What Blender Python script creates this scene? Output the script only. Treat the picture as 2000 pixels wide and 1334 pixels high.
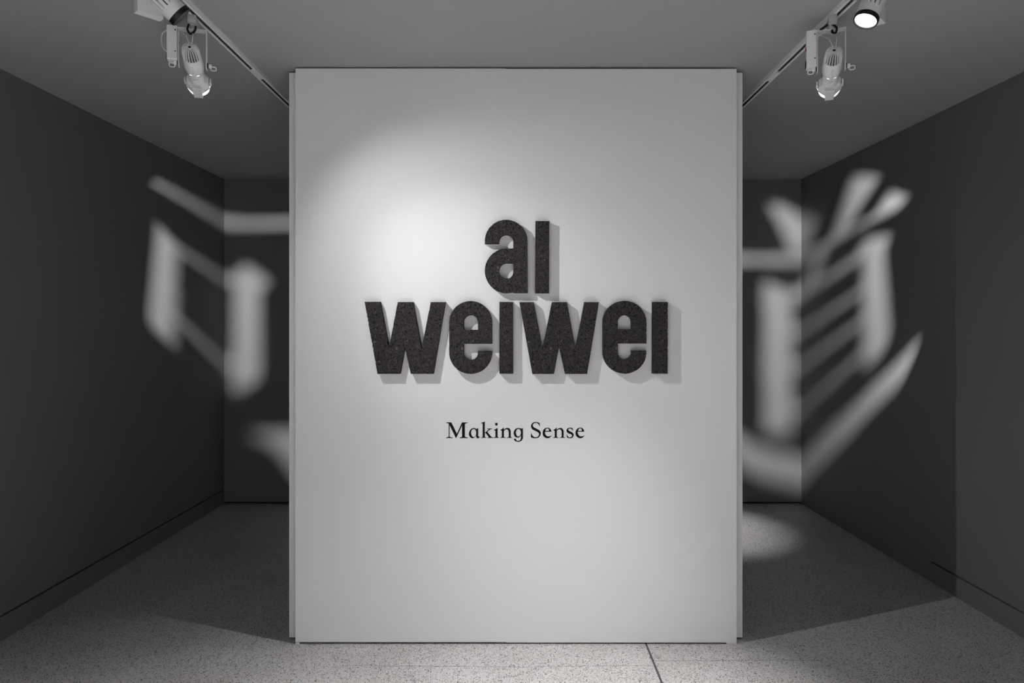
import bpy, bmesh, math, random
from mathutils import Vector, Matrix, noise
from mathutils.geometry import tessellate_polygon

# ---------------------------------------------------------------- scene, camera, world, exposure
scene = bpy.context.scene
for o in list(bpy.data.objects): bpy.data.objects.remove(o)
C = scene.collection
F, CX, CY, EYE = 1333.0, 1008.0, 632.0, 1.61         # focal length and horizon in a 2000 x 1334 frame
cam_d = bpy.data.cameras.new('camera'); cam = bpy.data.objects.new('camera', cam_d); C.objects.link(cam)
cam.location = (0, 0, EYE); cam.rotation_euler = (math.pi/2, 0, 0)
cam_d.sensor_width = 36.0; cam_d.lens = F/2000*36
cam_d.shift_x = -(CX-1000)/2000; cam_d.shift_y = -(667-CY)/2000
cam_d.clip_start = 0.05; cam_d.clip_end = 50
scene.camera = cam
w = bpy.data.worlds.new('world'); scene.world = w; w.use_nodes = True
w.node_tree.nodes['Background'].inputs[0].default_value = (0, 0, 0, 1)
vs = scene.view_settings
vs.view_transform = 'Standard'; vs.look = 'None'; vs.gamma = 1.0; vs.use_curve_mapping = False
vs.exposure = 0.0
P_WASH, P_FLOOR, P_LEFT, P_RIGHT, P_REAR, P_FILL = 53, 450, 960, 960, 240, 790     # lamp powers; the last drives added, unseen fill lamps
LAMP_COL = (0.992, 0.996, 1.0)

H, YP, YB = 2.90, 3.427, 6.10            # ceiling, partition front, rear wall
XL, XR_N, XR_F = -2.61, 2.60, 2.55       # side walls (right one runs slightly askew)
YN = -1.3                                # wall behind the camera
TX, TZ = 1.32, 2.878                     # lighting tracks: x, underside height
rnd = random.Random(7)

# ---------------------------------------------------------------- materials
def mat(name, col, rough=0.7, metal=0.0, spec=0.3):
    m = bpy.data.materials.new(name); m.use_nodes = True
    b = m.node_tree.nodes['Principled BSDF']
    b.inputs['Base Color'].default_value = (*col, 1); b.inputs['Roughness'].default_value = rough
    b.inputs['Metallic'].default_value = metal; b.inputs['Specular IOR Level'].default_value = spec
    return m
def nodes(m): return m.node_tree.nodes, m.node_tree.links, m.node_tree.nodes['Principled BSDF']
def tex_coord(N, L, scale=None):
    tc = N.new('ShaderNodeTexCoord'); return tc.outputs['Object']
def ramp(N, stops, interp='LINEAR'):
    r = N.new('ShaderNodeValToRGB'); r.color_ramp.interpolation = interp
    e = r.color_ramp.elements
    while len(e) > 1: e.remove(e[-1])
    e[0].position = stops[0][0]; e[0].color = (*stops[0][1], 1)
    for p, c in stops[1:]:
        k = e.new(p); k.color = (*c, 1)
    return r
def paint(name, col, rough=0.75, var=0.03, bump=0.04, spec=0.25):
    m = mat(name, col, rough, 0, spec); N, L, B = nodes(m); co = tex_coord(N, L)
    n = N.new('ShaderNodeTexNoise'); n.inputs['Scale'].default_value = 1.3; n.inputs['Detail'].default_value = 4
    L.new(co, n.inputs['Vector'])
    r = ramp(N, [(0.3, tuple(c*(1-var) for c in col)), (0.7, tuple(min(1, c*(1+var)) for c in col))])
    L.new(n.outputs['Fac'], r.inputs['Fac']); L.new(r.outputs['Color'], B.inputs['Base Color'])
    n2 = N.new('ShaderNodeTexNoise'); n2.inputs['Scale'].default_value = 420; n2.inputs['Detail'].default_value = 2
    L.new(co, n2.inputs['Vector'])
    bp = N.new('ShaderNodeBump'); bp.inputs['Strength'].default_value = bump; bp.inputs['Distance'].default_value = 0.001
    L.new(n2.outputs['Fac'], bp.inputs['Height']); L.new(bp.outputs['Normal'], B.inputs['Normal'])
    return m
def terrazzo():
    m = mat('terrazzo', (0.5, 0.49, 0.47), 0.42, 0, 0.35); N, L, B = nodes(m); co = tex_coord(N, L)
    big = N.new('ShaderNodeTexNoise'); big.inputs['Scale'].default_value = 2.2; big.inputs['Detail'].default_value = 3
    L.new(co, big.inputs['Vector'])
    base = ramp(N, [(0.3, (0.455, 0.435, 0.43)), (0.7, (0.55, 0.535, 0.53))])
    L.new(big.outputs['Fac'], base.inputs['Fac']); cur = base.outputs['Color']
    wn = N.new('ShaderNodeTexNoise'); wn.inputs['Scale'].default_value = 190; wn.inputs['Detail'].default_value = 2
    L.new(co, wn.inputs['Vector'])
    warp = N.new('ShaderNodeMix'); warp.data_type = 'RGBA'; warp.blend_type = 'ADD'; warp.inputs['Factor'].default_value = 0.009
    L.new(co, warp.inputs['A']); L.new(wn.outputs['Color'], warp.inputs['B'])
    # pale aggregate, then grey-brown and black chips, each a random share of voronoi cells
    for sc, share, size, col in ((230, 0.55, 0.42, (0.60, 0.575, 0.56)), (210, 0.30, 0.42, (0.20, 0.175, 0.165)),
                                 (125, 0.10, 0.40, (0.022, 0.019, 0.019)), (215, 0.21, 0.50, (0.026, 0.023, 0.022)), (330, 0.22, 0.50, (0.05, 0.044, 0.042))):
        mp = N.new('ShaderNodeMapping'); mp.inputs['Location'].default_value = (sc*.37, sc*.11, 0)
        mp.inputs['Scale'].default_value = (1, 1, 0.0)
        L.new(warp.outputs['Result'], mp.inputs['Vector'])
        v = N.new('ShaderNodeTexVoronoi'); v.inputs['Scale'].default_value = sc
        L.new(mp.outputs['Vector'], v.inputs['Vector'])
        sep = N.new('ShaderNodeSeparateColor'); L.new(v.outputs['Color'], sep.inputs['Color'])
        a = N.new('ShaderNodeMath'); a.operation = 'LESS_THAN'; a.inputs[1].default_value = share
        L.new(sep.outputs['Red'], a.inputs[0])
        sz = N.new('ShaderNodeMath'); sz.operation = 'MULTIPLY_ADD'; sz.inputs[1].default_value = size*.7; sz.inputs[2].default_value = size*.5
        L.new(sep.outputs['Green'], sz.inputs[0])
        b = N.new('ShaderNodeMath'); b.operation = 'LESS_THAN'
        L.new(v.outputs['Distance'], b.inputs[0]); L.new(sz.outputs[0], b.inputs[1])
        k = N.new('ShaderNodeMath'); k.operation = 'MULTIPLY'
        L.new(a.outputs[0], k.inputs[0]); L.new(b.outputs[0], k.inputs[1])
        mx = N.new('ShaderNodeMix'); mx.data_type = 'RGBA'
        L.new(k.outputs[0], mx.inputs['Factor']); L.new(cur, mx.inputs['A']); mx.inputs['B'].default_value = (*col, 1)
        cur = mx.outputs['Result']
    L.new(cur, B.inputs['Base Color'])
    return m
def cork():
    m = mat('expanded_cork', (0.04, 0.035, 0.036), 0.85, 0, 0.3); N, L, B = nodes(m); co = tex_coord(N, L)
    nz = N.new('ShaderNodeTexNoise'); nz.inputs['Scale'].default_value = 60; nz.inputs['Detail'].default_value = 3
    L.new(co, nz.inputs['Vector'])
    add = N.new('ShaderNodeMix'); add.data_type = 'RGBA'; add.blend_type = 'ADD'; add.inputs['Factor'].default_value = 0.02
    L.new(co, add.inputs['A']); L.new(nz.outputs['Color'], add.inputs['B'])
    v = N.new('ShaderNodeTexVoronoi'); v.inputs['Scale'].default_value = 135
    L.new(add.outputs['Result'], v.inputs['Vector'])
    sep = N.new('ShaderNodeSeparateColor'); L.new(v.outputs['Color'], sep.inputs['Color'])
    r = ramp(N, [(0.0, (0.024, 0.020, 0.022)), (0.35, (0.040, 0.034, 0.037)), (0.75, (0.053, 0.046, 0.049)), (0.97, (0.064, 0.056, 0.059)), (1.0, (0.10, 0.088, 0.09))])
    L.new(sep.outputs['Red'], r.inputs['Fac'])
    ve = N.new('ShaderNodeTexVoronoi'); ve.feature = 'DISTANCE_TO_EDGE'; ve.inputs['Scale'].default_value = 135
    L.new(add.outputs['Result'], ve.inputs['Vector'])
    edge = ramp(N, [(0.0, (0.35, 0.35, 0.35)), (0.12, (1, 1, 1))]); L.new(ve.outputs['Distance'], edge.inputs['Fac'])
    pits = N.new('ShaderNodeTexNoise'); pits.inputs['Scale'].default_value = 95; pits.inputs['Detail'].default_value = 1
    L.new(co, pits.inputs['Vector'])
    pr = ramp(N, [(0.32, (0.08, 0.08, 0.08)), (0.40, (1, 1, 1))]); L.new(pits.outputs['Fac'], pr.inputs['Fac'])
    m1 = N.new('ShaderNodeMix'); m1.data_type = 'RGBA'; m1.blend_type = 'MULTIPLY'; m1.inputs['Factor'].default_value = 1
    L.new(r.outputs['Color'], m1.inputs['A']); L.new(edge.outputs['Color'], m1.inputs['B'])
    m2 = N.new('ShaderNodeMix'); m2.data_type = 'RGBA'; m2.blend_type = 'MULTIPLY'; m2.inputs['Factor'].default_value = 1
    L.new(m1.outputs['Result'], m2.inputs['A']); L.new(pr.outputs['Color'], m2.inputs['B'])
    L.new(m2.outputs['Result'], B.inputs['Base Color'])
    hs = N.new('ShaderNodeMath'); hs.operation = 'MULTIPLY'
    L.new(edge.outputs['Color'], hs.inputs[0]); L.new(pr.outputs['Color'], hs.inputs[1])
    hb = N.new('ShaderNodeMath'); hb.operation = 'ADD'; L.new(hs.outputs[0], hb.inputs[0]); L.new(sep.outputs['Green'], hb.inputs[1])
    bp = N.new('ShaderNodeBump'); bp.inputs['Strength'].default_value = 0.8; bp.inputs['Distance'].default_value = 0.003
    L.new(hb.outputs[0], bp.inputs['Height']); L.new(bp.outputs['Normal'], B.inputs['Normal'])
    return m
def glow(name, col, s):
    m = mat(name, (0.8, 0.8, 0.8), 0.3); B = m.node_tree.nodes['Principled BSDF']
    B.inputs['Emission Color'].default_value = (*col, 1); B.inputs['Emission Strength'].default_value = s
    return m
M = dict(
    wall=paint('grey_wall_paint', (0.165, 0.165, 0.168)),
    ceiling=paint('ceiling_paint', (0.375, 0.375, 0.375)),
    panel=paint('white_partition_paint', (0.74, 0.735, 0.74), 0.7, 0.012, 0.02),
    recess=mat('recess_painted_shade', (0.01, 0.01, 0.01), 0.9),  # near-black colour puts shade into gaps and reveals
    floor=terrazzo(), cork=cork(),
    strip=mat('zinc_strip', (0.09, 0.085, 0.085), 0.5, 0.4),
    crack=mat('floor_crack', (0.10, 0.09, 0.085), 0.9),
    vinyl=mat('black_vinyl', (0.006, 0.006, 0.007), 0.6, 0, 0.08),
    white=mat('white_enamel', (0.78, 0.78, 0.785), 0.38, 0, 0.5),
    white2=mat('white_enamel_satin', (0.70, 0.70, 0.70), 0.5, 0, 0.4),
    track=mat('track_enamel', (0.82, 0.81, 0.81), 0.4, 0, 0.5),
    slot=mat('track_slot', (0.03, 0.03, 0.03), 0.6),
    clear=mat('translucent_plastic', (0.45, 0.45, 0.45), 0.3, 0, 0.5),
    black=mat('black_plastic', (0.006, 0.006, 0.006), 0.4),
    dark=mat('dark_metal', (0.05, 0.05, 0.05), 0.5, 0.5),
    core=mat('fin_gap_painted_shade', (0.10, 0.10, 0.10), 0.6),  # grey that paints shade between heat sink fins
    red=mat('red_plastic', (0.35, 0.015, 0.02), 0.4),
    lens=glow('spot_lens', (1, 0.99, 0.97), 5.0),
    leak=glow('painted_lens_spill', (1, 0.99, 0.97), 1.1),  # emission painted on parts that only catch the lens light
)

# ---------------------------------------------------------------- mesh helpers
class MB:
    """collects faces; build() links them as one mesh object"""
    def __init__(s, mx=None): s.v = []; s.f = []; s.mx = mx or Matrix()
    def add(s, vs, fs):
        n = len(s.v); s.v += [s.mx @ Vector(p) for p in vs]; s.f += [tuple(i+n for i in f) for f in fs]; return s
    def box(s, a, b, mx=None):
        (x0, y0, z0), (x1, y1, z1) = a, b
        vs = [Vector(p) for p in ((x0,y0,z0),(x1,y0,z0),(x1,y1,z0),(x0,y1,z0),(x0,y0,z1),(x1,y0,z1),(x1,y1,z1),(x0,y1,z1))]
        if mx: vs = [mx @ p for p in vs]
        return s.add(vs, [(0,3,2,1),(4,5,6,7),(0,1,5,4),(1,2,6,5),(2,3,7,6),(3,0,4,7)])
    def rbox(s, a, b, r=0.004, mx=None):
        """box with chamfered edges"""
        bm = bmesh.new(); bmesh.ops.create_cube(bm, size=1)
        for v in bm.verts: v.co = Vector([(a[i]+b[i])/2 + v.co[i]*(b[i]-a[i]) for i in range(3)])
        bmesh.ops.bevel(bm, geom=bm.edges[:], offset=r, segments=2, affect='EDGES', profile=0.6)
        bm.verts.ensure_lookup_table()
        vs = [(mx @ v.co) if mx else v.co.copy() for v in bm.verts]
        fs = [tuple(v.index for v in f.verts) for f in bm.faces]
        bm.free(); return s.add(vs, fs)
    def lathe(s, prof, n=28, mx=None, a0=0.0, a1=2*math.pi):
        """profile of (t, r) spun about local Y"""
        full = abs(a1-a0-2*math.pi) < 1e-6; m = n if full else n+1; vs = []; fs = []
        for t, r in prof:
            for k in range(m):
                a = a0+(a1-a0)*k/n; p = Vector((r*math.cos(a), t, r*math.sin(a))); vs.append(mx @ p if mx else p)
        for i in range(len(prof)-1):
            for k in range(n):
                k2 = (k+1) % m; fs.append((i*m+k, (i+1)*m+k, (i+1)*m+k2, i*m+k2))
        return s.add(vs, fs)
    def tube(s, pts, r=0.003, n=8, mx=None):
        pts = [Vector(p) for p in pts]; vs = []; fs = []; up = None
        for i, p in enumerate(pts):
            d = (pts[min(i+1, len(pts)-1)]-pts[max(i-1, 0)]).normalized()
            if up is None: up = d.orthogonal().normalized()
            up = (up-d*up.dot(d)).normalized(); sd = d.cross(up)
            for k in range(n):
                a = 2*math.pi*k/n; q = p+(up*math.cos(a)+sd*math.sin(a))*r; vs.append(mx @ q if mx else q)
        for i in range(len(pts)-1):
            for k in range(n): fs.append((i*n+k, i*n+(k+1) % n, (i+1)*n+(k+1) % n, (i+1)*n+k))
        fs.append(tuple(range(n))[::-1]); fs.append(tuple((len(pts)-1)*n+k for k in range(n)))
        return s.add(vs, fs)
    def prism(s, poly, y0, y1, mx=None):
        """polygon of (x, z) pushed along Y"""
        n = len(poly); vs = [Vector((x, y0, z)) for x, z in poly]+[Vector((x, y1, z)) for x, z in poly]
        if mx: vs = [mx @ p for p in vs]
        return s.add(vs, [tuple(range(n)), tuple(range(2*n-1, n-1, -1))]+[(i, i+n, (i+1) % n+n, (i+1) % n) for i in range(n)])
    def build(s, name, m, parent=None, smooth=False, label=None):
        me = bpy.data.meshes.new(name); me.from_pydata([tuple(v) for v in s.v], [], s.f); me.update()
        bm = bmesh.new(); bm.from_mesh(me); bmesh.ops.recalc_face_normals(bm, faces=bm.faces); bm.to_mesh(me); bm.free()
        if smooth:
            for p in me.polygons: p.use_smooth = True
            try: me.set_sharp_from_angle(angle=math.radians(40))
            except Exception: pass
        me.materials.append(m)
        o = bpy.data.objects.new(name, me); C.objects.link(o)
        if parent: o.parent = parent
        if label: o['label'] = label
        return o
def empty(name, loc, rz=0.0):
    e = bpy.data.objects.new(name, None); C.objects.link(e); e.empty_display_size = 0.05
    e.location = loc; e.rotation_euler = (0, 0, rz); return e
def tag(o, label, cat, group=None):
    o['label'] = label; o['category'] = cat
    if group: o['group'] = group
    return o
def struct(o, label=None):
    o['kind'] = 'structure'
    if label: o['label'] = label
    return o
def spline(pts, closed=False, n=8):
    pts = [Vector(p) for p in pts]; out = []; N = len(pts); R = range(N if closed else N-1)
    g = (lambda i: pts[i % N]) if closed else (lambda i: pts[max(0, min(N-1, i))])
    for i in R:
        a, b, c, d = g(i-1), g(i), g(i+1), g(i+2)
        for k in range(n):
            t = k/n
            out.append(0.5*((2*b)+(c-a)*t+(2*a-5*b+4*c-d)*t*t+(3*b-a-3*c+d)*t**3))
    if not closed: out.append(pts[-1])
    return out

# ---------------------------------------------------------------- the room
def xr(y): return XR_N-(y-3.45)*(XR_N-XR_F)/2.65
TH = 0.15
floor = struct(MB().box((XL-.3, YN-.3, -.12), (3.1, YB+.3, 0)).build('floor', M['floor']), 'pale terrazzo floor with dark speckles')
MB().box((.648, YN, -.01), (.658, YP+.05, .0006)).build('divider_strip', M['strip'], floor, label='dark metal divider strip in the terrazzo')
def crack(x0, x1, y0, wob, seed):
    r = random.Random(seed); m = MB(); n = 90; up = []; dn = []
    for i in range(n+1):
        x = x0+(x1-x0)*i/n; y = y0+wob*(noise.noise(Vector((x*1.6, seed, 0)))+.35*noise.noise(Vector((x*9, seed, 3))))
        h = .0008+.0007*r.random(); up.append((x, y+h, .0004)); dn.append((x, y-h, .0004))
    vs = up+dn; m.add(vs, [(i, i+1, n+2+i, n+1+i) for i in range(n)])
    return m.build('hairline_crack', M['crack'], floor)
crack(-.80, .645, 3.205, .02, 3.3)
crack(.66, 1.45, 3.26, .02, 8.1)
struct(MB().box((XL-.3, YN-.3, H), (3.1, YB+.3, H+.12)).build('ceiling', M['ceiling']), 'grey painted ceiling')
# left wall: upper plane, shadow reveal, flush base
G0, G1 = .121, .131
struct(MB().box((XL-TH, YN, G1), (XL, YB+.2, H)).build('wall_left', M['wall']), 'dark grey painted left wall')
struct(MB().box((XL-TH, YN, 0), (XL, YB+.2, G0)).build('baseboard_left', M['wall']), 'flush baseboard under the left wall reveal')
struct(MB().box((XL-TH, YN, G0), (XL-.025, YB+.2, G1)).build('reveal_shade_1', M['recess']), 'dark shadow reveal above left baseboard')
# right wall, slightly askew; reveal only on the near stretch
YS = 4.262
def wall_r(y0, y1, z0, z1, off=0.0):
    vs = [(xr(y0)+off, y0), (xr(y1)+off, y1), (xr(y1)+.2, y1), (xr(y0)+.2, y0)]
    m = MB(); m.add([(x, y, z0) for x, y in vs]+[(x, y, z1) for x, y in vs],
                    [(0,1,2,3),(7,6,5,4),(0,4,5,1),(1,5,6,2),(2,6,7,3),(3,7,4,0)]); return m
wr = wall_r(YN, YS, G1, H); b = wall_r(YS, YB+.2, 0, H); wr.add(b.v, b.f)
struct(wr.build('wall_right', M['wall']), 'dark grey painted right wall')
struct(wall_r(YN, YS, 0, G0).build('baseboard_right', M['wall']), 'flush baseboard under the right wall reveal')
struct(wall_r(YN, YS, G0, G1, .025).build('reveal_shade_2', M['recess']), 'dark shadow reveal above right baseboard')
struct(MB().box((XL-.2, YB, .016), (3.0, YB+TH, H)).build('wall_back', M['wall']), 'dark grey painted rear wall')
struct(MB().box((XL-.2, YB+.03, 0), (3.0, YB+TH, .016)).build('reveal_shade_3', M['recess']), 'dark shadow gap under the rear wall')
struct(MB().box((XL-.2, YN-TH, 0), (3.0, YN, H)).build('wall_front', M['panel']), 'wall behind the viewpoint')

# ---------------------------------------------------------------- freestanding partition
pw = tag(empty('partition_wall', (0, YP, 0)), 'white freestanding partition wall carrying the exhibition title', 'partition')
XA, XB, XS = -1.108, 1.107, -.052
MB().box((XA, 0, .0105), (XS, .05, 2.891)).build('front_panel', M['panel'], pw)
MB().box((XS, 0, .0085), (XB, .05, 2.889)).build('front_panel', M['panel'], pw)
MB().rbox((-1.157, .051, .010), (1.154, .34, 2.889), .002).build('core_wall', M['panel'], pw)
MB().box((-1.08, .03, 0), (1.08, .32, .0095)).build('plinth', M['recess'], pw)  # blackened to paint the shaded gap under the boards
for x0, x1 in ((XA, XA+.02), (XB-.05, XB)):
    MB().rbox((x0, .002, 0), (x1, .049, .0084), .0008).build('foot', M['panel'], pw)

# ---------------------------------------------------------------- black cork letters
TK = .034; YF = YP-TK
def px(p, Y=YF): return ((p[0]-CX)*Y/F, EYE-(p[1]-CY)*Y/F)
def arc(cx, cy, rx, ry, a0, a1, n=26):
    return [(cx+rx*math.cos(math.radians(a0+(a1-a0)*i/n)), cy-ry*math.sin(math.radians(a0+(a1-a0)*i/n))) for i in range(n+1)]
def crop(ox, oy, s, pts): return [(ox+x/s, oy+y/s) for x, y in pts]
def dense(poly, step=.0035):
    out = []
    for i, p in enumerate(poly):
        q = poly[(i+1) % len(poly)]; d = math.dist(p, q); n = max(1, round(d/step))
        if d < 1e-5: continue
        out += [(p[0]+(q[0]-p[0])*k/n, p[1]+(q[1]-p[1])*k/n) for k in range(n)]
    return out
def area(p): return sum(p[i][0]*p[(i+1) % len(p)][1]-p[(i+1) % len(p)][0]*p[i][1] for i in range(len(p)))/2
def cork_letter(name, loops, label, seed):
    r = random.Random(seed); loops = [dense([px(p) for p in l]) for l in loops]
    if area(loops[0]) < 0: loops[0].reverse()
    for l in loops[1:]:
        if area(l) > 0: l.reverse()
    xs = [p[0] for p in loops[0]]; zs = [p[1] for p in loops[0]]
    ox, oz = (min(xs)+max(xs))/2, min(zs)
    verts = []; faces = []; front = []
    for l in loops:
        n = len(l); rings = [[], [], []]; chip = 0.0
        for i in range(n):
            a, b, c = l[i-1], l[i], l[(i+1) % n]
            t = Vector((c[0]-a[0], c[1]-a[1])).normalized(); nx, nz = -t.y, t.x    # inward
            chip = (r.uniform(.0015, .0042) if r.random() < .09 else chip*(.55 if r.random() < .5 else 0))
            e0 = r.uniform(-.0003, .0004); e1 = r.uniform(-.0004, .0004)
            rings[0].append((b[0], TK, b[1]))
            rings[1].append((b[0]+nx*e1, .010, b[1]+nz*e1))
            f = e0+chip; rings[2].append((b[0]+nx*f, 0, b[1]+nz*f))
        base = len(verts)
        for rg in rings: verts += [(x-ox, y-TK, z-oz) for x, y, z in rg]
        for k in range(2):
            for i in range(n):
                j = (i+1) % n; faces.append((base+k*n+i, base+k*n+j, base+(k+1)*n+j, base+(k+1)*n+i))
        front.append((base+2*n, [Vector((x, z, 0)) for x, y, z in rings[2]]))
    idx = [b+i for b, l in front for i in range(len(l))]
    for tri in tessellate_polygon([l for b, l in front]): faces.append(tuple(idx[i] for i in tri))
    # back face
    bidx = [b-2*len(l)+i for b, l in front for i in range(len(l))]
    for tri in tessellate_polygon([[Vector((verts[b-2*len(l)+i][0], verts[b-2*len(l)+i][2], 0)) for i in range(len(l))] for b, l in front]):
        faces.append(tuple(bidx[i] for i in tri))
    m = MB(); m.add(verts, faces); o = m.build(name, M['cork']); o.location = (ox, YP-.0002, oz)
    return tag(o, label, 'letter', 'black cork letters on the partition')
def e_loops(ox, oy, s, x0, x1, y0, y1, ix0, ix1, h0, h1, b1, g1, t1):
    R = (x1-x0)/2; cx = (x0+x1)/2; ir = (ix1-ix0)/2; icx = (ix0+ix1)/2
    out = [(x1, b1), (ix0, b1)]+arc(icx, t1-ir, ir, ir, 180, 360)+[(ix1, g1), (x1, g1)]
    out += arc(cx, y1-R, R, R, 360, 180)+arc(cx, y0+R, R, R, 180, 0)
    hole = [(ix0, h1), (ix1, h1)]+arc(icx, h0+ir, ir, ir, 0, 180)
    return [crop(ox, oy, s, out), crop(ox, oy, s, hole)]
S3, S7 = 3.812, 7.411
a_out = [(125, 412), (333, 412)]+arc(436, 385, 102, 102, 180, 0)+[(538, 482)]+arc(445, 808, 320, 325, 90, 180)+arc(440, 808, 315, 322, 180, 270)+[(500, 1124), (532, 1116), (542, 1128), (748, 1128)]+arc(434, 375, 309, 307, 0, 180)
a_hole = [(538, 695)]+arc(448, 808, 114, 114, 90, 270)+arc(448, 815, 90, 105, 272, 345)
cork_letter('cork_letter', [crop(930, 420, S7, a_out), crop(930, 420, S7, a_hole)], 'black cork letter a, alone beside the short upper i', 1)
cork_letter('cork_letter', [crop(930, 420, S7, [(860, 86), (1060, 86), (1056, 1131), (855, 1131)])], 'black cork dotless i in the upper line, right of the a', 2)
cork_letter('cork_letter', [crop(690, 410, S3, [(84, 684), (198, 684), (265, 1030), (331, 686), (444, 686), (508, 1033), (577, 686), (686, 686), (596, 1221), (428, 1221), (383, 1022), (348, 1221), (180, 1221)])], 'black cork letter w at the left end of the lower line', 3)
cork_letter('cork_letter', e_loops(690, 410, S3, 714, 1034, 678, 1222, 823, 928, 785, 893, 998, 1052, 1117), 'black cork letter e next to the leftmost w', 4)
cork_letter('cork_letter', [crop(690, 410, S3, [(1088, 685), (1190, 685), (1191, 1220), (1087, 1220)])], 'black cork dotless i between the left e and the middle w', 5)
cork_letter('cork_letter', [crop(1000, 580, S7, [(108, 75), (318, 75), (446, 748), (580, 75), (797, 75), (923, 752), (1052, 75), (1260, 75), (1088, 1115), (772, 1115), (683, 715), (608, 1115), (295, 1115)])], 'black cork letter w in the middle of the lower line', 6)
cork_letter('cork_letter', e_loops(1160, 580, S7, 132, 762, 55, 1112, 348, 546, 265, 468, 675, 778, 905), 'black cork letter e next to the last i of the lower line', 7)
cork_letter('cork_letter', [crop(1160, 580, S7, [(855, 72), (1072, 72), (1068, 1112), (852, 1112)])], 'black cork dotless i at the right end of the lower line', 8)

# ---------------------------------------------------------------- flat vinyl subtitle, one mesh per letter
def outline(pts):
    """points (x, y) are smooth, (x, y, 1) are corners; catmull-rom between corners"""
    n = len(pts); cor = [i for i in range(n) if len(pts[i]) == 3]
    P = [Vector((p[0], p[1])) for p in pts]
    if not cor: return [tuple(v) for v in spline([p.to_3d() for p in P], True, 5)]
    out = []
    for a, b in zip(cor, cor[1:]+[cor[0]+n]):
        seg = [P[i % n].to_3d() for i in range(a, b+1)]
        sp = [seg[0]] if len(seg) == 2 else spline(seg, False, 5)[:-1]
        out += [(v.x, v.y) for v in sp]
    return [(p[0], p[1]) for p in out]
def c3(pts): return [(x, y, 1) for x, y in pts]
A4, A5, A6 = (864, 816, 25.0), (940, 816, 22.222), (1030, 816, 16.667)
g_M = [c3([(195,228),(437,226),(712,775),(958,228),(1240,228),(1238,250),(1150,268),(1098,305),(1098,910),(1130,940),(1240,965),(1232,990),(1030,984),(845,992),(842,970),(925,943),(962,912),(962,375),(685,965),(660,980),(640,955),(352,355),(352,905),(385,940),(500,962),(495,990),(335,982),(182,992),(180,968),(270,942),(310,912),(310,290),(285,268),(205,265)])]
g_a = [[(1750,498,1),(1665,548,1),(1600,515),(1530,503),(1430,530),(1350,610),(1300,730),(1300,830),(1340,920),(1400,975),(1470,995),(1530,980),(1590,935),(1640,870,1),(1655,940),(1690,985),(1740,998),(1790,970),(1842,912,1),(1810,920),(1775,912),(1752,885),(1748,840)],
       [(1530,545),(1600,575),(1640,640),(1650,730),(1640,840),(1600,910),(1530,938),(1470,910),(1420,830),(1400,730),(1420,630),(1470,565)]]
g_k = [[(-10,225,1),(60,200),(120,175),(150,155,1),(152,640,1),(210,600),(320,505,1),(315,492),(250,482,1),(250,468,1),(470,466,1),(468,485,1),(390,505),(340,540),(262,610,1),(420,800),(470,840),(520,858,1),(515,872,1),(400,868),(265,872,1),(268,858,1),(330,838,1),(195,668),(170,660),(152,662,1),(155,820,1),(175,845),(215,858,1),(212,872,1),(110,866),(-15,872,1),(-12,858,1),(30,848),(58,822,1),(60,280,1),(50,248),(-10,240,1)]]
g_i = [[(540,522,1),(610,495),(660,465),(698,445,1),(708,445,1),(708,810,1),(722,835),(772,858,1),(768,872,1),(655,866),(530,872,1),(532,858,1),(590,840),(612,815,1),(612,590,1),(600,560),(545,535,1)]]
g_dot = [arc(657, 276, 58, 60, 0, 348, 29)]
g_n = [[(825,522,1),(890,495),(940,455),(968,422,1),(980,422,1),(980,520,1),(1040,470),(1100,445),(1160,440),(1220,465),(1262,520),(1278,600,1),(1278,815,1),(1295,840),(1345,858,1),(1340,872,1),(1230,866),(1110,872,1),(1112,858,1),(1165,840),(1190,810,1),(1190,620,1),(1170,545),(1130,505),(1080,500),(1030,525),(982,562,1),(982,815,1),(1000,840),(1055,858,1),(1052,872,1),(940,866),(820,872,1),(822,858,1),(870,840),(892,815,1),(892,590,1),(880,560),(830,532,1)]]
g_g = [[(1805,440,1),(1808,830,1),(1805,880),(1770,960),(1700,1015),(1600,1038),(1500,1020),(1435,975),(1420,935),(1435,910),(1470,902),(1500,920),(1520,965),(1555,995),(1610,998),(1680,970),(1715,900),(1718,760,1),(1680,815),(1630,850),(1570,860),(1500,840),(1435,775),(1405,680),(1415,600),(1460,510),(1530,460),(1610,445),(1690,455),(1735,475,1)],
       [(1620,485),(1680,520),(1712,590),(1712,690),(1680,770),(1610,812),(1550,785),(1510,700),(1500,620),(1530,530),(1570,495)]]
g_S = [[(400,180,1),(405,270,1),(395,275,1),(370,220),(320,172),(265,164),(205,190),(180,240),(195,290),(250,330),(330,370),(400,415),(435,480),(425,560),(370,635),(290,660),(210,660),(150,645),(115,625,1),(120,500,1),(132,500,1),(150,550),(200,610),(265,635),(340,610),(378,550),(370,500),(320,455),(240,415),(160,370),(122,310),(120,240),(160,175),(220,143),(290,138),(360,155)]]
g_e = [[(780,450,1),(570,450,1),(575,500),(600,560),(650,600),(705,602),(760,585),(785,565,1),(790,575,1),(750,625),(700,655),(630,660),(560,630),(510,565),(500,480),(520,400),(570,345),(640,322),(700,328),(750,365),(775,410)],
       [(578,428,1),(700,425,1),(700,390),(680,355),(645,345),(605,370)]]
g_s = [[(1480,350,1),(1485,425,1),(1475,425,1),(1450,380),(1410,352),(1365,352),(1335,375),(1340,410),(1390,440),(1450,470),(1500,520),(1505,580),(1470,640),(1400,662),(1340,655),(1285,635,1),(1275,545,1),(1288,545,1),(1310,590),(1350,628),(1400,635),(1445,605),(1450,570),(1420,535),(1350,510),(1290,465),(1275,410),(1300,355),(1360,325),(1430,325)]]
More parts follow.
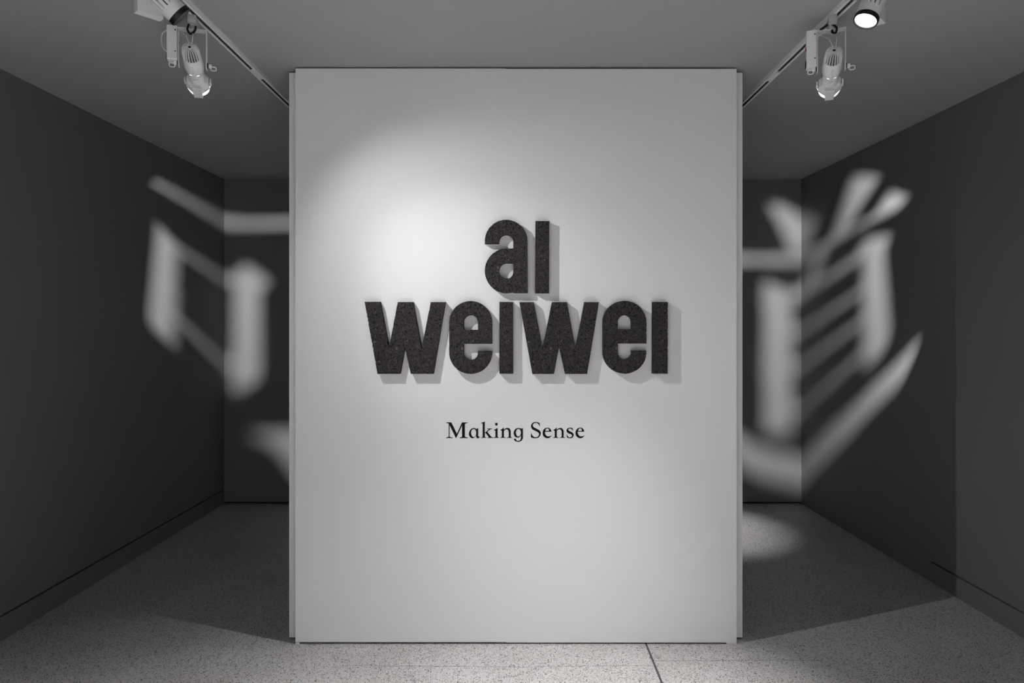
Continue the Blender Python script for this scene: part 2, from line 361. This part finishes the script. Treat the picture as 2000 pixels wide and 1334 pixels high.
sub = tag(empty('vinyl_subtitle', ((1006-CX)*YP/F, YP, EYE-(855-CY)*YP/F)), 'small black serif lettering reading Making Sense below the cork letters', 'lettering')
def vinyl(polys, A, dx=0.0):
    """polys: list of glyph pieces, each [outer, hole...]"""
    m = MB()
    for loops in polys:
        L2 = [[((p[0]/A[2]+A[0]+dx), p[1]/A[2]+A[1]) for p in outline(l)] for l in loops]
        L2 = [[px(p, YP) for p in l] for l in L2]
        if area(L2[0]) < 0: L2[0].reverse()
        for l in L2[1:]:
            if area(l) > 0: l.reverse()
        flat = [p for l in L2 for p in l]
        vs = [Vector((x, YP-.0012, z))-sub.location for x, z in flat]; n = len(flat)
        vs += [Vector((x, YP-.0001, z))-sub.location for x, z in flat]
        fs = [tuple(t) for t in tessellate_polygon([[Vector((x, z, 0)) for x, z in l] for l in L2])]; b = 0
        for l in L2:
            k = len(l); fs += [(b+i, b+(i+1) % k, n+b+(i+1) % k, n+b+i) for i in range(k)]; b += k
        m.add(vs, fs)
    return m.build('vinyl_letter', M['vinyl'], sub)
vinyl([g_M], A4); vinyl([g_a], A4); vinyl([g_k], A5); vinyl([g_i, g_dot], A5); vinyl([g_n], A5); vinyl([g_g], A5)
vinyl([g_S], A6); vinyl([g_e], A6); vinyl([g_n], A5, 103.3); vinyl([g_s], A6); vinyl([g_e], A6, 64.1)

# ---------------------------------------------------------------- lighting tracks
def track(x, label, joint_y):
    t = tag(empty('lighting_track', (x, 0, H)), label, 'lighting track', 'ceiling lighting tracks')
    z0 = TZ-H; y0, y1 = -1.2, 5.9
    MB().box((-.019, y0, -.006), (.019, y1, 0)).box((-.019, y0, z0), (-.0145, y1, -.006)).box((.0145, y0, z0), (.019, y1, -.006)) \
        .box((-.0145, y0, z0), (-.0075, y1, z0+.002)).box((.0075, y0, z0), (.0145, y1, z0+.002)).build('rail', M['track'], t)
    MB().box((-.0144, y0, -.0065), (.0144, y1, -.0061)).build('slot_lining', M['slot'], t)
    for s in (-1, 1):
        MB().tube([(s*.0118, y0, -.013), (s*.0118, y1, -.013)], .0012, 6).build('conductor', M['dark'], t)
    MB().rbox((-.0095, joint_y, z0-.0015), (.0095, joint_y+.12, z0+.008), .001).build('joint_cover', M['track'], t)
    return t
track(-TX, 'white lighting track on the ceiling at the left', 3.42)
track(TX, 'white lighting track on the ceiling at the right', 3.45)

# ---------------------------------------------------------------- image projectors on the tracks
def inside(x, y, poly):
    c = False; n = len(poly)
    for i in range(n):
        x1, y1 = poly[i]; x2, y2 = poly[(i+1) % n]
        if (y1 > y) != (y2 > y) and x < (x2-x1)*(y-y1)/(y2-y1)+x1: c = not c
    return c
def gobo_mesh(polys, g, R, mx):
    """opaque disc with the strokes cut out, as merged rows of cells"""
    st = .0045; n = int(R/st); m = MB(mx); boxes = [(min(p[0] for p in q), max(p[0] for p in q), min(p[1] for p in q), max(p[1] for p in q)) for q in polys]
    for j in range(-n, n):
        v = (j+.5)*st; cand = [q for q, b in zip(polys, boxes) if b[2]-.007 <= v <= b[3]+.007]; run = None; cut = lambda a, c: any(inside(a, c, q) for q in cand)
        half = int(math.sqrt(max(0, R*R-v*v))/st)
        for i in range(-half, half+1):
            u = (i+.5)*st
            solid = i < half and not (cut(u, v) and cut(u, v+.006) and cut(u, v-.006) and cut(u-.002, v) and cut(u+.002, v))
            if solid and run is None: run = i
            if not solid and run is not None:
                x0, x1 = run*st*g, i*st*g; z0, z1 = j*st*g, (j+1)*st*g
                m.add([(x0, 0, z0), (x1, 0, z0), (x1, 0, z1), (x0, 0, z1)], [(0, 1, 2, 3)]); run = None
    return m
SRC, GOB = .0690, .1256          # light source and gobo plate, metres ahead of the pivot
def projector(src, target, strokes, power, label, cable, red=False):
    src = Vector(src); d = (Vector(target)-src).normalized()
    yaw = math.atan2(-d.x, d.y); pitch = math.asin(d.z)
    pivot = src-d*SRC
    root = empty('image_projector', (pivot.x, pivot.y, TZ-.016), yaw); tag(root, label, 'projector', 'white image projectors')
    pz = pivot.z-TZ+.016
    B = Matrix.Translation((0, 0, pz)) @ Matrix.Rotation(pitch, 4, 'X')      # body frame, +Y forward
    U = B; B = B @ Matrix.Diagonal((.93, .81, .93, 1))
    # adapter and yoke
    MB().rbox((-.016, -.05, -.018), (.016, .05, .016), .003).lathe([(-.03, .0001), (-.03, .017), (-.018, .019), (-.018, .0001)], 20, Matrix.Rotation(math.pi/2, 4, 'X')).build('track_adapter', M['clear'], root, True)
    MB().rbox((-.058, -.018, -.034), (.052, .018, -.030), .001).build('yoke_bridge', M['white2'], root)
    MB().rbox((.048, -.013, pz-.018), (.052, .013, -.0305), .001).build('yoke_arm', M['white2'], root)
    MB().rbox((-.058, -.013, pz-.018), (-.054, .013, -.0345), .001).build('yoke_arm', M['white2'], root)
    drv = MB().rbox((-.099, -.022, pz+.006), (-.059, .03, -.026), .004).build('driver_box', M['white'], root)
    for zz in (-.045, pz+.040):
        MB(Matrix.Translation((-.066, -.0222, zz))).lathe([(-.0008, .0001), (-.0008, .0026), (.001, .0026)], 12).build('screw', M['black'], drv)
    MB().rbox((-.1025, -.012, pz+.010), (-.0991, .012, pz+.034), .001).build('switch_plate', M['black'], drv)
    if red: MB().rbox((-.1025, -.016, pz+.078), (-.0991, .0, pz+.09), .001).build('indicator', M['red'], drv)
    # clamp levers
    for s, x in ((-1, -.058), (1, .052)):
        lv = MB(Matrix.Translation((x, 0, pz))).lathe([(0, .0001), (0, .011), (.004*s, .011), (.004*s, .0001)], 16, Matrix.Rotation(-math.pi/2, 4, 'Z')).build('washer', M['black'], root)
        k = MB(); x1 = x+s*.005
        k.rbox((min(x1, x1+s*.012), -.006, pz-.010), (max(x1, x1+s*.012), .006, pz+.006), .002)
        a = x1+s*.008; loop = [(a, 0, pz-.004), (a, 0, pz-.016), (a+s*.004, 0, pz-.019), (a+s*.018, 0, pz-.019), (a+s*.021, 0, pz-.016), (a+s*.021, 0, pz-.006), (a+s*.018, 0, pz-.003), (a+s*.004, 0, pz-.003)]
        k.tube(loop, .0022, 8); k.build('clamp_lever', M['white'], root, True)
    # body shell (hollow towards the lens) and finned rear
    MB(B).lathe([(-.060, .0001), (-.060, .0335), (-.055, .037), (-.03, .0395), (0, .0415), (.018, .0405), (.034, .038), (.040, .0355), (.075, .0345), (.120, .034), (.120, .0285), (.06, .0285), (.06, .0001)], 36).build('body', M['white'], root, True)
    fin = MB(B)
    for k in range(20):
        a = 2*math.pi*(k+.5)/20; R = Matrix.Rotation(a, 4, 'Y')
        prof = [(-.058, .010), (-.128, .010), (-.131, .014), (-.131, .024), (-.127, .0295), (-.118, .0335), (-.090, .0368), (-.058, .0382)]
        w = .0013; n = len(prof)
        vs = [R @ Vector((-w, t, r)) for t, r in prof]+[R @ Vector((w, t, r)) for t, r in prof]
        fin.add(vs, [tuple(range(n)), tuple(range(2*n-1, n-1, -1))]+[(i, (i+1) % n, (i+1) % n+n, i+n) for i in range(n)])
    hs = fin.build('heat_sink', M['white'], root)
    MB(B).lathe([(-.058, .0105), (-.120, .0105), (-.134, .0105), (-.134, .0065), (-.110, .0065), (-.110, .0001)], 20).build('rear_hub', M['white2'], hs, True)
    MB(B).lathe([(-.131, .0001), (-.131, .0064)], 16).build('hub_hole_shade', M['black'], hs)  # flat black disc painting the darkness inside the hub
    MB(B).lathe([(-.122, .0106), (-.121, .020), (-.116, .026), (-.105, .029), (-.085, .0315), (-.0605, .0335)], 24).build('fin_core', M['core'], hs, True)  # dark colour deepens the shade between the fins
    # seam, shutter knob and clip on the underside
    MB(B).rbox((-.004, -.035, -.0425), (.004, .016, -.0385), .001).build('seam_rib', M['white2'], root)
    MB(B).tube([(-.008, .052, -.033), (-.008, .052, -.042), (-.008, .068, -.042), (.008, .068, -.042), (.008, .052, -.042), (.008, .052, -.033)], .002, 6).build('shutter_clip', M['white'], root)
    for a in (-122, -74):
        MB(B).lathe([(.036, .0372), (.0385, .0385), (.041, .0357)], 8, None, math.radians(a), math.radians(a+16)).build('shutter_gap_glow', M['leak'], root, True)  # glowing arcs stand in for light escaping at the shutter
    # lens barrel with octagonal accessory holder
    hold = MB(B)
    rings = [(.118, .034), (.124, .050), (.150, .0535), (.162, .0535), (.162, .0505), (.150, .0505), (.124, .046), (.119, .0318)]
    hold.lathe(rings, 8, Matrix.Rotation(math.pi/8, 4, 'Y'))
    ho = hold.build('lens_holder', M['white'], root)
    rib = MB(B).rbox((-.019, .112, -.0545), (.019, .194, -.0475), .0015)
    for k in range(6):
        x = -.0165+k*.0066; rib.rbox((x-.0013, .126, -.0565), (x+.0013, .193, -.054), .0006)
    rib.build('ribbed_plate', M['white2'], ho)
    for s in (-1, 1):
        MB(B).rbox((min(s*.05, s*.058), .13, -.006), (max(s*.05, s*.058), .16, .016), .002).build('holder_clip', M['white2'], ho)
    MB(B).lathe([(.1625, .0518), (.193, .0455), (.194, .040), (.180, .040)], 32).build('lens_rim_glow', M['leak'], ho, True)  # emissive skirt imitates the holder lit up by the lens
    gobo_mesh(strokes, GOB-SRC, .72, U @ Matrix.Translation((0, GOB, 0))).build('gobo_plate', M['black'], ho)
    MB(U).lathe([(GOB-.0008, .0395), (GOB-.0008, .0475), (GOB+.0008, .0475), (GOB+.0008, .0395)], 32).build('gobo_frame', M['black'], ho)
    # cables
    MB().tube(spline(cable, False, 8), .0045, 10).build('power_cable', M['black'], root, True)
    r1 = B @ Vector((-.004, -.120, .022)); r2 = B @ Vector((.006, -.120, .022))
    MB().tube(spline([(-.05, .0, -.04), (-.03, -.015, -.06), r1+Vector((-.012, .005, .035)), r1]), .0017, 6).build('lead_wire', M['white2'], root, True)
    MB().tube(spline([(-.04, .01, -.03), (-.008, .0, -.042), r2+Vector((.004, .0, .04)), r2]), .0017, 6).build('lead_wire', M['white2'], root, True)
    if not red:
        MB().tube(spline([(-.09, .01, -.034), (-.118, .012, -.05), (-.124, .012, -.085), (-.116, .01, -.115), (-.104, .008, -.128)]), .0022, 6).build('lead_wire', M['white2'], root, True)
    # its light, inside the barrel behind the gobo
    ld = bpy.data.lights.new('projector_beam', 'SPOT'); ld.energy = power; ld.color = LAMP_COL
    ld.shadow_soft_size = .0017; ld.spot_size = math.radians(62); ld.spot_blend = .15
    lo = bpy.data.objects.new('projector_beam', ld); C.objects.link(lo)
    lo.parent = root; lo.matrix_local = U @ Matrix.Translation((0, SRC, 0)) @ Matrix.Rotation(math.pi/2, 4, 'X')
    return root
def seg(x0, y0, x1, y1): return [(x0, y0), (x1, y0), (x1, y1), (x0, y1)]
KE = [[(-0.375, 0.337), (-0.0768, 0.2974), (-0.0759, 0.264), (-0.3529, 0.3111)],
      [(-0.0788, 0.2925), (0.2656, 0.2831), (0.2951, 0.3047), (0.3295, 0.2653), (0.2951, 0.2536), (-0.0788, 0.262)],
      [(-0.2584, 0.1825), (-0.1933, 0.1508), (-0.1904, 0.1331), (-0.1876, -0.1191), (-0.1974, -0.1378), (-0.2605, -0.1347)],
      [(-0.1992, 0.1507), (-0.0493, 0.136), (-0.0493, 0.1104), (-0.1972, 0.1252)],
      [(-0.1973, -0.0396), (-0.0493, -0.068), (-0.0493, -0.0946), (-0.1954, -0.0651)],
      [(-0.0582, 0.138), (-0.0286, 0.1704), (0.0384, 0.1162), (0.0286, 0.1005), (0.0128, 0.0887), (0.0108, -0.1144), (0, -0.1331), (-0.0444, -0.1469), (-0.0562, -0.14)],
      [(-0.0187, -0.2269), (0.1381, -0.2465), (0.1381, -0.3649), (0.1085, -0.365), (0.076, -0.3235), (0.0533, -0.288), (0.0247, -0.2624), (-0.0187, -0.2397)],
      [(0.1329, 0.2853), (0.2017, 0.2852), (0.2021, -0.2958), (0.1874, -0.3352), (0.1578, -0.3649), (0.1085, -0.365), (0.1332, -0.2958)]]
DAO = [[(-0.0768, 0.3299), (-0.0443, 0.3329), (0.0128, 0.2986), (0.0128, 0.1913), (-0.0128, 0.1863), (-0.0305, 0.2316)],
      [(0.0118, 0.2986), (0.0512, 0.261), (0.0345, 0.2217), (0.0246, 0.1912), (0.0118, 0.1873)],
      [(-0.1871, 0.1784), (0.0128, 0.1873), (0.0128, 0.1558), (-0.1871, 0.1459)],
      [(0.0118, 0.1873), (0.1169, 0.1959), (0.2104, 0.1996), (0.2627, 0.2541), (0.3342, 0.1982), (0.2928, 0.175), (0.2095, 0.1761), (0.1169, 0.1714), (0.0118, 0.1558)],
      [(0.1528, 0.3593), (0.2384, 0.3157), (0.1169, 0.1832), (0.0885, 0.1911)],
      [(0.0541, 0.1715), (0.0777, 0.1754), (0.0414, 0.0829), (0.0118, 0.0789), (0.0118, 0.1026)],
      [(-0.0828, 0.1164), (-0.0128, 0.0937), (0.0128, 0.1016), (0.0118, 0.07), (-0.0059, 0.0622), (-0.0059, -0.2412), (-0.0731, -0.2539)],
      [(0.1784, 0.1419), (0.2552, 0.1057), (0.231, 0.0558), (0.2294, -0.1824), (0.2109, -0.218), (0.1661, -0.2215), (0.1543, -0.1793), (0.1677, 0.0782), (0.154, 0.1164)],
      [(-0.0138, 0.0937), (0.0118, 0.0937), (0.1735, 0.1086), (0.1716, 0.0782), (0.0118, 0.0661), (-0.0138, 0.0622)],
      [(-0.0138, 0.0059), (0.0118, 0.0079), (0.1678, 0.0075), (0.1668, -0.0209), (0.0118, -0.0188), (-0.0138, -0.0237)],
      [(-0.0138, -0.077), (0.0118, -0.0751), (0.164, -0.076), (0.162, -0.1025), (0.0118, -0.0988), (-0.0138, -0.1047)],
      [(-0.0138, -0.1729), (0.0119, -0.17), (0.1592, -0.1596), (0.1582, -0.1852), (0.0109, -0.1937), (-0.0138, -0.1996)],
      [(0.3505, -0.2583), (0.2955, -0.2993), (0.2694, -0.335), (0.0129, -0.3383), (0.0099, -0.3432), (0.0099, -0.2729), (0.0543, -0.2693), (0.2295, -0.2639)],
      [(-0.2663, -0.2071), (-0.1974, -0.222), (-0.1224, -0.2578), (-0.084, -0.2727), (0.0119, -0.2749), (0.0119, -0.3432), (-0.082, -0.344), (-0.1195, -0.331), (-0.1974, -0.2863), (-0.2664, -0.2466)],
      [(-0.3244, 0.2953), (-0.2656, 0.2757), (-0.2313, 0.2069), (-0.2657, 0.1971)],
      [(-0.3543, 0.079), (-0.2167, 0.0987), (-0.197, 0.0593), (-0.2365, -0.0492), (-0.1972, -0.1183), (-0.2368, -0.217), (-0.2762, -0.1972), (-0.2465, -0.1182), (-0.2858, -0.0491), (-0.2561, 0.0593), (-0.3544, 0.0495)]]
def bw(x, y): return ((x-CX)*YB/F, YB, EYE-(y-CY)*YB/F)
projector((-1.362, 2.906, 2.668), bw(500, 640), KE, P_LEFT, 'white projector head under the left track, beside the black-ringed spotlight',
          [(-.014, -.03, -.02), (-.016, -.05, -.05), (-.003, -.056, -.068), (.011, -.05, -.052), (.012, -.03, -.026)])
projector((1.3385, 2.9055, 2.657), bw(1555, 640), DAO, P_RIGHT, 'white projector head under the right track, beside the glowing spotlight',
          [(-.045, -.0, -.022), (-.01, -.02, -.012), (.015, -.024, -.03), (.012, -.022, -.05), (0, -.02, -.046), (.0, -.02, -.036)], True)

# ---------------------------------------------------------------- cylindrical track spotlights
def spotlight(front, aim, box_at, power, cone, blend, label, yaw=None, length=.13, recess=.0045, core=None):
    front = Vector(front); d = Vector(aim).normalized()
    root = empty('track_spotlight', (box_at[0], box_at[1], TZ)); tag(root, label, 'spotlight', 'cylindrical track spotlights')
    q = d.to_track_quat('Y', 'Z').to_matrix().to_4x4()
    T = Matrix.Translation(front-root.location) @ q                        # +Y out of the lens
    if yaw is None: yaw = math.atan2(-d.x, d.y)
    Z = Matrix.Rotation(yaw, 4, 'Z'); zb = box_at[2]-TZ; R = .042; half = -length*.48
    MB(Z).rbox((-.016, -.045, zb), (.016, .045, -.012), .002).build('driver_box', M['white2'], root)
    MB(Z).rbox((-.0165, -.0455, zb-.002), (.0165, .0455, zb), .0005).lathe([(0, .0001), (0, .003), (.001, .003)], 10, Matrix.Translation((.004, .03, zb-.002)) @ Matrix.Rotation(math.pi/2, 4, 'X')).build('box_cover', M['white'], root)
    ax = math.copysign(TX, box_at[0])-box_at[0]; MB().rbox((ax-.016, -.05, -.014), (ax+.016, .05, 0), .003).build('track_adapter', M['clear'], root)
    MB(T).lathe([(-.016, R-.001), (-.017, R), (half, R), (half, R-.006), (-.022, R-.006), (-.018, R-.004)], 40).build('body', M['white2'], root, True)
    rib = MB(T)
    for k in range(16):
        a0 = 2*math.pi*k/16; a1 = a0+2*math.pi/16*.68
        for r0, r1 in ((R-.010, R),):
            n = 3; vs = []
            for t in (-length+.004, half+.001):
                for r in (r0, r1):
                    vs += [(r*math.cos(a0+(a1-a0)*i/n), t, r*math.sin(a0+(a1-a0)*i/n)) for i in range(n+1)]
            m = n+1; fs = []
            for i in range(n):
                fs += [(i, i+1, m+i+1, m+i), (2*m+i, 3*m+i, 3*m+i+1, 2*m+i+1), (m+i, m+i+1, 3*m+i+1, 3*m+i), (i, 2*m+i, 2*m+i+1, i+1)]
            fs += [(0, m, 3*m, 2*m), (n, 2*m+n, 3*m+n, m+n)]
            rib.add(vs, fs)
    rib.build('cooling_fins', M['white2'], root)
    MB(T).lathe([(-length+.001, .0001), (-length+.001, R-.013), (half+.002, R-.013), (half+.002, .0001)], 28).build('core', M['dark'], root, True)
    MB(T).lathe([(-length, .0001), (-length, R), (-length+.005, R), (-length+.005, .0001)], 40).build('rear_cap', M['white2'], root, True)
    ring = MB(T).lathe([(-.018, R+.0003), (-.017, R+.0012), (-.001, R+.0012), (0, R+.0004), (0, R-.0022), (-.017, R-.0035)], 40).build('front_ring', M['black'], root, True, 'black front ring')
    MB(T).lathe([(.0005-recess, R-.0028), (.001-recess, R-.0045), (-.0015-recess, R-.0050), (-.002-recess, R-.0032)], 40).build('snap_ring', M['clear'], ring, True)
    MB(T).lathe([(-recess-.002, .0001), (-recess-.002, R-.0048)], 36).build('lens', M['lens'], root)
    # hinge between box and body
    c = T @ Vector((0, half*.9, 0)); bx = Z @ Vector((0, 0, zb+.05)); MB().tube([bx, c+(bx-c).normalized()*(R-.004)], .007, 12).build('hinge', M['white2'], root, True)
    for pw_, cn in [(power, cone)]+([core] if core else []):               # wide field and, where given, its brighter core
        ld = bpy.data.lights.new('spot_beam', 'SPOT'); ld.energy = pw_; ld.color = LAMP_COL
        ld.shadow_soft_size = .0035; ld.spot_size = math.radians(cn); ld.spot_blend = blend
        lo = bpy.data.objects.new('spot_beam', ld); C.objects.link(lo); lo.parent = root
        lo.matrix_local = T @ Matrix.Translation((0, .004, 0)) @ Matrix.Rotation(math.pi/2, 4, 'X')
    return root
spotlight((-1.225, 2.50, 2.731), (.635, .43, -.64), (-1.345, 2.50, 2.738), P_WASH, 85, 1.0, 'white cylindrical spotlight with black ring aimed at the cork letters', yaw=math.atan2(-.516, .598), length=.105, recess=.015, core=(56, 54))
spotlight((1.279, 2.50, 2.7165), (-.42, -.14, -.897), (1.375, 2.60, 2.765), P_FLOOR, 76, 1.0, 'white cylindrical spotlight with glowing lens aimed at the floor', yaw=math.radians(-45), length=.105)
spotlight((1.25, 5.38, 2.66), (0.05, 0.0, -1), (1.325, 5.38, 2.70), P_REAR, 36, 1.0, 'white cylindrical spotlight behind the partition', length=.12, yaw=0)
for sx, side in ((-1, 'left'), (1, 'right')):
    spotlight((sx*1.22, 1.30, 2.66), (-sx*.3, -.55, -1), (sx*1.33, 1.35, 2.72), P_FILL, 98, 1.0, 'added white cylindrical fill spotlight out of view on the %s track' % side, length=.12, yaw=0)  # fill lamps added out of view to raise the general light
